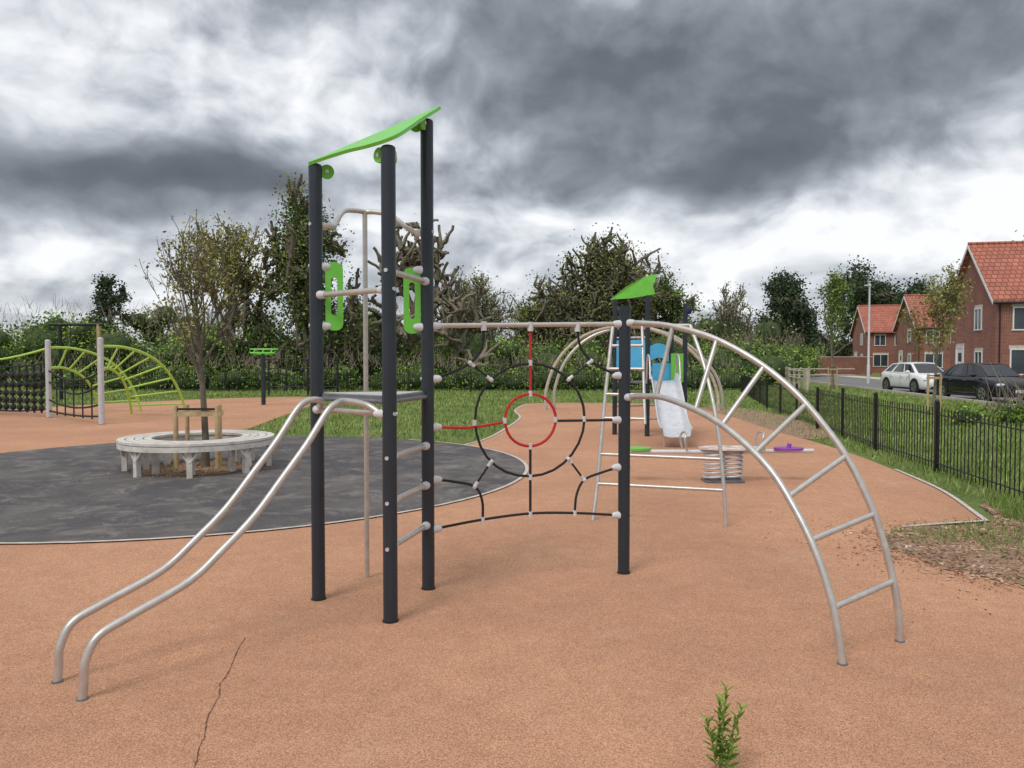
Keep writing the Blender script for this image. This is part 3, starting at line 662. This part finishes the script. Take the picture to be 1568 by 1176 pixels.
# ------------------------------------------------------------ cars
def car(name,loc,heading,paint,hatch=0):
    b=MB(name)
    st=[(-2.27,.66,.38,.72),(-2.2,.79,.30,.90),(-2.0,.86,.24,.985),(-1.6,.89,.21,.99),(-1.0,.90,.2,.965),(0,.905,.2,.945),(.9,.90,.2,.93),(1.4,.89,.2,.90),(1.8,.87,.21,.84),(2.08,.82,.24,.75),(2.22,.72,.30,.66),(2.28,.58,.38,.56)]
    secs=[]
    for x,w,zb,zt in st:
        h=[(0,zb),(w*.88,zb),(w*.98,zb+.08),(w,zb+(zt-zb)*.45),(w*.985,zb+(zt-zb)*.68),(w*.96,zt-.05),(w*.88,zt),(w*.5,zt+.035),(0,zt+.045)]
        full=[(x,y,z) for y,z in h]+[(x,-y,z) for y,z in h[-2:0:-1]]; secs.append(full)
    n=len(secs[0]); vs=[p for s_ in secs for p in s_]; fs=[]
    for i in range(len(secs)-1):
        for k_ in range(n): fs.append([i*n+k_,i*n+(k_+1)%n,(i+1)*n+(k_+1)%n,(i+1)*n+k_])
    b.add(vs,fs,paint,True); b.add(secs[0],[list(range(n))],paint); b.add(secs[-1],[list(range(n))[::-1]],paint)
    rb=-1.95 if not hatch else -2.05; rt=-1.05 if not hatch else -1.45
    base=[(rb,.74,.96),(-1.3,.83,.955),(0,.84,.94),(1.0,.80,.92),(1.25,.66,.92)]
    top=[(rt,.56,1.375),(-.75,.60,1.42),(-.2,.62,1.44),(.28,.60,1.42),(.42,.52,1.39)]
    for sg in(1,-1):
        vs=[(x,sg*y,z) for x,y,z in base]+[(x,sg*y,z) for x,y,z in top]; b.add(vs,[[i,i+1,6+i,5+i] for i in range(4)],paint,True)
        Bq=np.array(base)*[1,sg,1];Tq=np.array(top)*[1,sg,1]
        def pt(s,t):
            u=s*4; i=min(int(u),3); f=u-i; return (Bq[i]*(1-f)+Bq[i+1]*f)*(1-t)+(Tq[i]*(1-f)+Tq[i+1]*f)*t+np.array([0,sg*.009,.002])
        for s0,s1 in((.07,.30),(.34,.56),(.59,.90)):
            ss=np.linspace(s0,s1,6); up=.88
            V=[pt(s,.10) for s in ss]+[pt(s,up) for s in ss]; b.add(V,[[i,i+1,7+i,6+i] for i in range(5)],M_glass,True)
        b.sphere((.95,sg*.98,1.0),.11,paint,(.8,1,.7))
        for xx in(1.38,-1.36):
            b.tube([(xx,sg*.70,.33),(xx,sg*.893,.33)],.33,M_tyre,28); b.tube([(xx,sg*.86,.33),(xx,sg*.909,.33)],.395,M_tyre,28)
            b.tube([(xx,sg*.905,.33),(xx,sg*.917,.33)],.22,M_rim,24); b.tube([(xx,sg*.917,.33),(xx,sg*.922,.33)],.05,M_tyre,10)
            for q in range(5):
                a=q*2*math.pi/5+.628; b.sphere((xx+.14*math.cos(a),sg*.917,.33+.14*math.sin(a)),.05,M_tyre,(1,.12,1),8,6)
        for xx in(-.95,.05,.98): b.box((xx,sg*.905,.6),(.010,.006,.55),M_glass)
        for xx in(-.78,.22): b.box((xx,sg*.915,.80),(.18,.02,.025),M_rim if paint is M_carb else paint)
        b.sphere((2.10,sg*.66,.66),.14,M_lamp,(.9,1.2,.5)); b.sphere((-2.18,sg*.66,.80),.13,M_redlamp,(.6,1.3,.7))
        b.box((0,sg*.885,.24),(1.9,.05,.08),M_tyre)
    V=[(x,y*k_,z+(.02 if k_==0 else 0)) for x,y,z in top for k_ in(1,0,-1)]
    b.add(V,[f for i in range(4) for f in([3*i,3*i+1,3*i+4,3*i+3],[3*i+1,3*i+2,3*i+5,3*i+4])],paint,True)
    def pane(b0,b1,k_):
        x0,y0,z0=b0;x1,y1,z1=b1; b.add([(x0,-y0,z0),(x0,y0,z0),(x1,y1,z1),(x1,-y1,z1)],[[0,1,2,3]],paint)
        e=.012*k_; ins=lambda t,s:((x0+(x1-x0)*t)+e,(y0+(y1-y0)*t)*s,(z0+(z1-z0)*t)+.012)
        b.add([ins(.08,-.92),ins(.08,.92),ins(.95,.9),ins(.95,-.9)],[[0,1,2,3]],M_glass)
    pane(base[-1],top[-1],1); pane(base[0],top[0],-1)
    b.box((2.26,0,.52),(.06,.85,.2),M_tyre); b.box((2.295,0,.44),(.02,.5,.11),M_plate); b.box((2.22,0,.30),(.1,1.1,.1),M_tyre); b.box((-2.27,0,.62),(.02,.5,.11),M_plate)
    b.build(loc,heading)
M_redlamp=pmat('tail_lamp',(.35,.01,.01),.2,0,.1,10)
hd=math.atan2(-1,-.144)
car('parked_car',(19.35,36.6,.006),hd+.12,M_carw,1)
car('parked_car',(18.2,29.6,.006),hd+.12,M_carb)

# ------------------------------------------------------------ second play unit
t2=MB('play_tower_with_slide')
q1_,q2_,q3_,q4_=np.array([2.18,16.3]),np.array([2.80,15.9]),np.array([3.62,16.1]),np.array([3.5,16.9])
post(t2,q1_,2.85,.05);post(t2,q2_,2.9,.05);post(t2,q3_,2.75,.05);post(t2,q4_,2.2,.05)
t2.plate([(2.08,16.36,2.86),(2.5,16.06,2.87),(2.93,15.80,2.93),(2.89,15.82,3.1),(2.97,15.8,3.34),(2.75,15.9,3.30),(2.4,16.1,3.12)],(0,.02,.004),M_green)
t2.plate([P3(q1_,1.1),P3(q2_,1.1),P3(q3_,1.1),P3(q4_,1.1)],(0,0,.04),M_darkdeck)
def vpanel(mb,p,q,z0,z1,mat,a0=.05,a1=.95,curve=0):
    p=np.array(p);q=np.array(q); pts=[]
    for s in np.linspace(a0,a1,10): pts.append(P3(p+(q-p)*s,z0+curve*math.sin(math.pi*(s-a0)/(a1-a0))))
    for s in np.linspace(a1,a0,10): pts.append(P3(p+(q-p)*s,z1+curve*math.sin(math.pi*(s-a0)/(a1-a0))))
    n=q-p; n=np.array([n[1],-n[0],0])/np.linalg.norm(n)*.02; mb.plate(pts,n,mat)
vpanel(t2,q1_,q2_,1.43,2.0,M_blue,.0,.98); vpanel(t2,q2_,q3_,1.55,1.85,M_blue,.03,.55,.08)
vpanel(t2,q2_,q3_,1.12,1.72,M_green,.62,.97); vpanel(t2,q2_+[.05,-.04],q3_-[.25,0],1.08,1.52,M_blue,.08,.9)
for z in(2.05,1.8,1.6,1.4): bar(t2,q1_,q2_,z,None,.02,False)
for z in(.3,.6,.9): bar(t2,q1_,q4_,z,None,.02,False)
prof2=[(15.75,1.16),(15.4,1.12),(15.1,.95),(14.7,.64),(14.35,.36),(14.05,.24),(13.75,.20)]
ps=catmull([(3.08-.02*i,y,z) for i,(y,z) in enumerate(prof2)],5)
sec=[(-.29,.16),(-.26,.165),(-.24,.02),(-.12,0),(.12,0),(.24,.02),(.26,.165),(.29,.16)]
vs=[(p[0]+a,p[1],p[2]+c) for p in ps for a,c in sec]; n=len(sec)
t2.add(vs,[[i*n+k_,i*n+k_+1,(i+1)*n+k_+1,(i+1)*n+k_] for i in range(len(ps)-1) for k_ in range(n-1)],M_galv,True)
for sx in(-.2,.2): t2.tube([(2.97+sx,13.95,0),(2.97+sx,13.95,.22)],.02,M_steel,8)
for sx in(-.3,.3): t2.tube([(3.07+sx,15.85,1.1),(3.07+sx,15.75,1.65),(3.07+sx,15.5,1.6),(3.05+sx,15.3,1.2)],.02,M_steel,10,4)
t2.sphere((q3_[0]+.05,q3_[1]-.02,2.62),.09,pmat('navy_finial',(.02,.03,.09),.4),(1,.4,1))
t2.build()
ar=MB('steel_arch_climber')
for yy,dx in((24,0),(24.6,.3)):
    ar.tube([(1.05+dx,yy,0),(1.08+dx,yy,.7),(1.45+dx,yy,1.6),(2.2+dx,yy,2.3),(3.3+dx,yy,2.62),(4.4+dx,yy,2.5),(5.4+dx,yy,2.0),(6.15+dx,yy,1.2),(6.42+dx,yy,.5),(6.45+dx,yy,0)],.05,M_wood if dx==0 else M_steel,12,5)
ar.build()
cl=MB('tapered_climbing_ladder')
la,lb=np.array([.80,7.57]),np.array([2.03,7.26]); ta,tb=np.array([1.06,8.1]),np.array([1.85,8.0])
za=[(0,0),(.15,.35),(.4,.95),(.7,1.5),(1,1.95)]
fa=lambda s,z:P3(la+(ta-la)*s**.8,z); fb=lambda s,z:P3(lb+(tb-lb)*s**1.6,z)
cl.tube([fa(*q) for q in za],.019,M_steel,12,6); cl.tube([fb(*q) for q in za],.019,M_steel,12,6)
for s,z in((.15,.35),(.27,.64)): cl.tube([fa(s,z),fb(s,z)],.017,M_steel,10)
for s,z in((.43,1.0),(.55,1.24),(.7,1.5),(.86,1.74),(1,1.95)): cl.tube([fa(s,z),fa(s,z)*.62+fb(s,z)*.38],.016,M_steel,10)
cl.tube([fa(1,1.95),fb(1,1.95)],.019,M_steel,10)
cl.tube([fa(.4,.95)*.62+fb(.4,.95)*.38,fa(1,1.95)*.62+fb(1,1.95)*.38],.016,M_steel,10)
cl.build()
ss=MB('spring_seesaw')
def coil(c,r,h,turn,rr=.014):
    ss.tube([(c[0]+r*math.cos(t),c[1]+r*math.sin(t),c[2]+h*t/(2*math.pi*turn)) for t in np.linspace(0,2*math.pi*turn,int(turn*16))],rr,M_galv,8)
coil((2.63,9.97,.04),.13,.34,6); coil((2.88,10.02,.04),.13,.34,6)
ss.box((2.75,10,.02),(.5,.3,.02),M_darkdeck)
ss.tube([(1.55,9.95,.40),(2.3,9.97,.395),(2.75,10,.395),(3.2,10.03,.395),(3.95,10.05,.40)],.028,M_white,10,3)
M_table=pmat('white_orange_board',(.66,.55,.50),.45,0,.5,9)
for x0,mt in((1.62,M_green),(3.6,M_purple)):
    ss.plate([(x0+.19*math.cos(t),9.98+.14*math.sin(t),.425) for t in np.linspace(0,6.0,20)],(0,0,.025),mt)
ss.plate([(2.85+.42*math.cos(t),10+.2*math.sin(t),.43) for t in np.linspace(0,6.0,24)],(0,0,.025),M_table)
for x0 in(3.25,2.25):
    ss.tube([(x0,9.86,.42),(x0-.03,9.85,.56),(x0,9.9,.64),(x0,10.1,.64),(x0-.03,10.14,.56),(x0,10.13,.42)],.014,M_steel,8,4)
ss.tube([(3.6,10,.42),(3.62,10,.5)],.03,M_purple,8)
ss.build()

# ------------------------------------------------------------ left play unit
lu=MB('rope_and_arch_climber')
pa,pb=np.array([-10.05,18.8]),np.array([-12.6,20.9])
post(lu,pa,2.1,.07,True,M_galv);post(lu,pb,2.1,.07,True,M_galv)
def archladder(p,fo,fi,mat,zo=1.92,zi=1.36):
    O=[P3(p+(fo-p)*s,zo*z) for s,z in((0.01,1),(.25,.99),(.5,.9),(.7,.74),(.85,.5),(.95,.24),(1,0))]
    I=[P3(p+(fi-p)*s,zi*z) for s,z in((0.01,1),(.25,1.0),(.5,.9),(.7,.74),(.85,.5),(.95,.24),(1,0))]
    O=catmull(O,4);I=catmull(I,4); lu.tube(O,.036,mat,10); lu.tube(I,.036,mat,10)
    for k_ in range(3,24,3): lu.tube([O[k_],I[k_]],.025,mat,8)
archladder(pa,np.array([-9.25,21.8]),np.array([-11.2,22.6]),M_greenlt)
archladder(pb,np.array([-11.4,23.6]),np.array([-13.0,24.2]),M_greenlt)
pc=np.array([-16.5,23.0]); post(lu,pc,2.1,.07,True,M_galv)
def lrope(p,q,z0,z1,sag,mat=M_rope,r=.026):
    lu.tube([P3(p+(q-p)*s,z0+(z1-z0)*s-sag*4*s*(1-s)) for s in np.linspace(0,1,8)],r,mat,6)
lrope(pb,pc,1.9,1.5,.1,M_greenlt,.03)
for z in(1.5,1.25,1.0,.75,.5,.25): lrope(pb,pc,z,z,.12)
for k_ in range(1,13):
    p=pb+(pc-pb)*k_/13; lu.tube([P3(p,.12),P3(p,1.45)],.026,M_rope,6)
    for z in(.25,.45,.65,.9,1.15): lu.sphere(P3(p,z),.085,M_rope,n=8,m=6)
lrope(pa,pb,1.3,1.3,.25);lrope(pa,pb,1.0,1.0,.3)
for k_ in range(1,6):
    p=pa+(pb-pa)*k_/6; lu.tube([P3(p,.1),P3(p,1.1)],.018,M_rope,6)
lrope(pa,pb,.5,.5,.15);lrope(pa,pb,.2,.2,.05)
lu.build()
sw=MB('timber_swing_frame')
for x in(-17.6,-16.1): sw.tube([(x,30,0),(x,30,2.95)],.07,M_stake if x>-17 else M_fence,10)
sw.tube([(-18,30,2.95),(-15.9,30,2.95)],.06,M_fence,10)
for x in(-17.2,-16.6): sw.tube([(x,30,2.9),(x,30,.6)],.012,M_fence,6)
sw.box((-16.9,30,.58),(.7,.25,.05),M_tyre); sw.build()
tp=MB('spinner_post'); tp.tube([(0,0,0),(0,0,1.78)],.075,M_post,16)
tp.tube([(-.42,-.1,1.82),(.42,-.1,1.82),(.5,.1,1.95),(-.5,.1,1.95)],.028,M_green,8,0,closed=True)
tp.tube([(-.4,0,1.8),(0,0,1.76),(.4,0,1.8)],.03,M_green,8)
for sx in(-.3,0,.3): tp.tube([(sx,-.1,1.82),(sx,.1,1.95)],.02,M_green,6)
tp.build((-8.7,26.9,0))
fr=MB('climbing_rope_frame')
for x in(-10.6,-8.9,-7.6): fr.tube([(x,33.5,0),(x,33.5,1.6)],.045,M_fence,8)
for z in(1.6,1.2,.8,.4): fr.tube([(-10.6,33.5,z),(-7.6,33.5,z)],.02,M_fence,6)
for x in np.linspace(-10.3,-7.8,8): fr.tube([(x,33.5,.1),(x+.2,33.5,1.6)],.015,M_fence,5)
fr.build()

# ------------------------------------------------------------ foreground weed
wd=MB('weed'); rng=random.Random(5)
M_weed=leafmat('weed_leaf',(.16,.28,.05),(.25,.40,.08),(.36,.50,.13),.3,20,1)
M_stem=pmat('weed_stem',(.24,.27,.09),.7)
for sx,sy,h,lx in((0,0,.335,.02),(.02,.01,.26,.065),(-.02,.0,.22,-.04),(.01,-.03,.19,.05),(.0,.02,.29,.0)):
    P=[np.array([sx+lx*t*t,sy+.01*t,h*t]) for t in np.linspace(0,1,8)]
    wd.tube(P,[.004,.0015],M_stem,6,2)
    nl=int(h*110)
    for i in range(nl):
        t=.2+.8*i/nl; c=np.array([sx+lx*t*t,sy+.01*t,h*t]); a=i*2.4+rng.uniform(-.4,.4); e=.4+.6*t
        L=rng.uniform(.04,.068)*(1.15-.4*t); dv=np.array([math.cos(a)*math.cos(e),math.sin(a)*math.cos(e),math.sin(e)]); sd=np.cross(dv,[0,0,1]); sd/=np.linalg.norm(sd); w=L*.15
        up_=np.cross(sd,dv)*L*.1
        wd.add([c,c+dv*L*.35+sd*w+up_,c+dv*L*.7+sd*w*.8,c+dv*L-up_,c+dv*L*.7-sd*w*.8,c+dv*L*.35-sd*w+up_],[[0,1,2,3,4,5]],M_weed,False)
wd.build((.80,2.89,0))

# ------------------------------------------------------------ world
w=bpy.data.worlds.new('World'); scene.world=w; w.use_nodes=True; nt=w.node_tree; nt.nodes.clear()
def MT(op,a,b=None,c=None,clamp=False):
    n=nt.nodes.new('ShaderNodeMath'); n.operation=op; n.use_clamp=clamp
    for i,v in enumerate((a,b,c)):
        if v is None: continue
        if hasattr(v,'is_linked'): nt.links.new(v,n.inputs[i])
        else: n.inputs[i].default_value=v
    return n.outputs[0]
def VM(op,a,b=None,c=None):
    n=nt.nodes.new('ShaderNodeVectorMath'); n.operation=op
    for i,v in enumerate((a,b,c)):
        if v is None: continue
        if hasattr(v,'is_linked'): nt.links.new(v,n.inputs[i])
        else: n.inputs[i].default_value=v
    return n.outputs['Value'] if op=='DOT_PRODUCT' else n.outputs[0]
def CB(x,y,z=0.):
    n=nt.nodes.new('ShaderNodeCombineXYZ')
    for i,v in enumerate((x,y,z)):
        if hasattr(v,'is_linked'): nt.links.new(v,n.inputs[i])
        else: n.inputs[i].default_value=v
    return n.outputs[0]
tc=nt.nodes.new('ShaderNodeTexCoord'); sp=nt.nodes.new('ShaderNodeSeparateXYZ'); nt.links.new(tc.outputs['Generated'],sp.inputs[0])
X,Y,Z=sp.outputs
az=MT('ARCTAN2',X,Y); el=MT('ARCSINE',Z)
elw=MT('MULTIPLY',MT('POWER',MT('MAXIMUM',el,.0),.75),1.30)
dv_=CB(az,elw,0.)
wn=nt.nodes.new('ShaderNodeTexNoise'); wn.inputs['Scale'].default_value=3.4; wn.inputs['Detail'].default_value=3; nt.links.new(dv_,wn.inputs['Vector'])
wv=VM('SUBTRACT',wn.outputs['Color'],(.5,.5,.5))
warp=VM('MULTIPLY_ADD',wv,(.34,.18,0),CB(az,el,0.))
dw=VM('MULTIPLY_ADD',wv,(.16,.14,0),dv_)
nA=noise(nt,3.4,3,.5,dw,0); nB=noise(nt,8.0,6,.52,dw,.1)
nB2=noise(nt,8.0,4,.50,VM('ADD',dw,(-.014,.026,0)),.1)
f_=1178.
blobs=[(1080,110,400,130,-.33),(1050,268,230,36,-.22),(820,110,120,60,-.10),(1420,40,260,80,-.12),(1440,190,120,30,-.06),
(1500,295,180,60,.42),(1250,385,340,40,.38),(900,345,110,24,.28),
(230,285,250,38,-.40),(20,290,110,40,-.16),(330,318,120,22,-.12),(110,80,180,90,.26),(450,125,130,70,.30),(400,10,100,24,-.14),
(90,400,160,36,.32),(600,240,100,120,.12),(720,420,260,26,.06),(560,345,160,30,.14)]
Bv=MT('MULTIPLY_ADD',MT('SUBTRACT',nA,.5),.50,.65)
for u,v,ru,rv,wt in blobs:
    a0=math.atan((u-784)/f_); e0=math.atan((550-v)/f_*math.cos(a0)); ra=ru/f_*math.cos(a0)**2; re=rv/f_*math.cos(a0)
    q=VM('MULTIPLY_ADD',warp,(1/ra,1/re,0),(-a0/ra,-e0/re,0))
    Bv=MT('MULTIPLY_ADD',MT('POWER',.497,VM('DOT_PRODUCT',q,q)),wt,Bv)
amp=MT('MINIMUM',MT('MAXIMUM',MT('MULTIPLY',Bv,1.35),.30),1.0)
det=MT('MULTIPLY_ADD',MT('SUBTRACT',nB,.5),.80,MT('MULTIPLY',MT('SUBTRACT',nB,nB2),.9))
Bv=MT('MULTIPLY_ADD',det,amp,Bv)
Bv=MT('MULTIPLY_ADD',MT('MAXIMUM',MT('SUBTRACT',Z,.5),0.),.8,Bv)
ccol=ramp(nt,Bv,[(.0,(.078,.087,.100)),(.25,(.140,.155,.178)),(.45,(.275,.30,.335)),(.62,(.46,.49,.535)),(.80,(.70,.73,.77)),(1.,(.93,.94,.96))])
sky=nt.nodes.new('ShaderNodeTexSky'); sky.sky_type='NISHITA'; sky.sun_disc=False
SE,SA=math.radians(52),math.radians(215)
sky.sun_elevation=SE; sky.sun_rotation=SA
b1=nt.nodes.new('ShaderNodeBackground'); b1.inputs[1].default_value=.1; nt.links.new(sky.outputs[0],b1.inputs[0])
b2=nt.nodes.new('ShaderNodeBackground'); b2.inputs[1].default_value=1.1; nt.links.new(ccol,b2.inputs[0])
mx=nt.nodes.new('ShaderNodeMixShader'); mx.inputs[0].default_value=.94; nt.links.new(b1.outputs[0],mx.inputs[1]); nt.links.new(b2.outputs[0],mx.inputs[2])
out=nt.nodes.new('ShaderNodeOutputWorld'); nt.links.new(mx.outputs[0],out.inputs[0])
try:
    w.cycles.sampling_method='MANUAL'; w.cycles.sample_map_resolution=256
except Exception as e: print(e)
sd=bpy.data.lights.new('sun','SUN'); sd.energy=1.5; sd.angle=math.radians(20); sd.color=(1,.95,.88)
so_=bpy.data.objects.new('sun',sd); coll.objects.link(so_)
dv=Vector((math.sin(SA)*math.cos(SE),math.cos(SA)*math.cos(SE),math.sin(SE)))
so_.rotation_euler=dv.to_track_quat('Z','Y').to_euler()
cd=bpy.data.cameras.new('camera'); cam=bpy.data.objects.new('camera',cd); coll.objects.link(cam)
cam.location=(0,0,1.6); cam.rotation_euler=(math.radians(90-1.85),0,0); cd.sensor_width=36; cd.lens=27.04; cd.clip_end=3000; cd.clip_start=.05
scene.camera=cam
scene.view_settings.view_transform='Standard'; scene.view_settings.look='None'; scene.view_settings.exposure=0
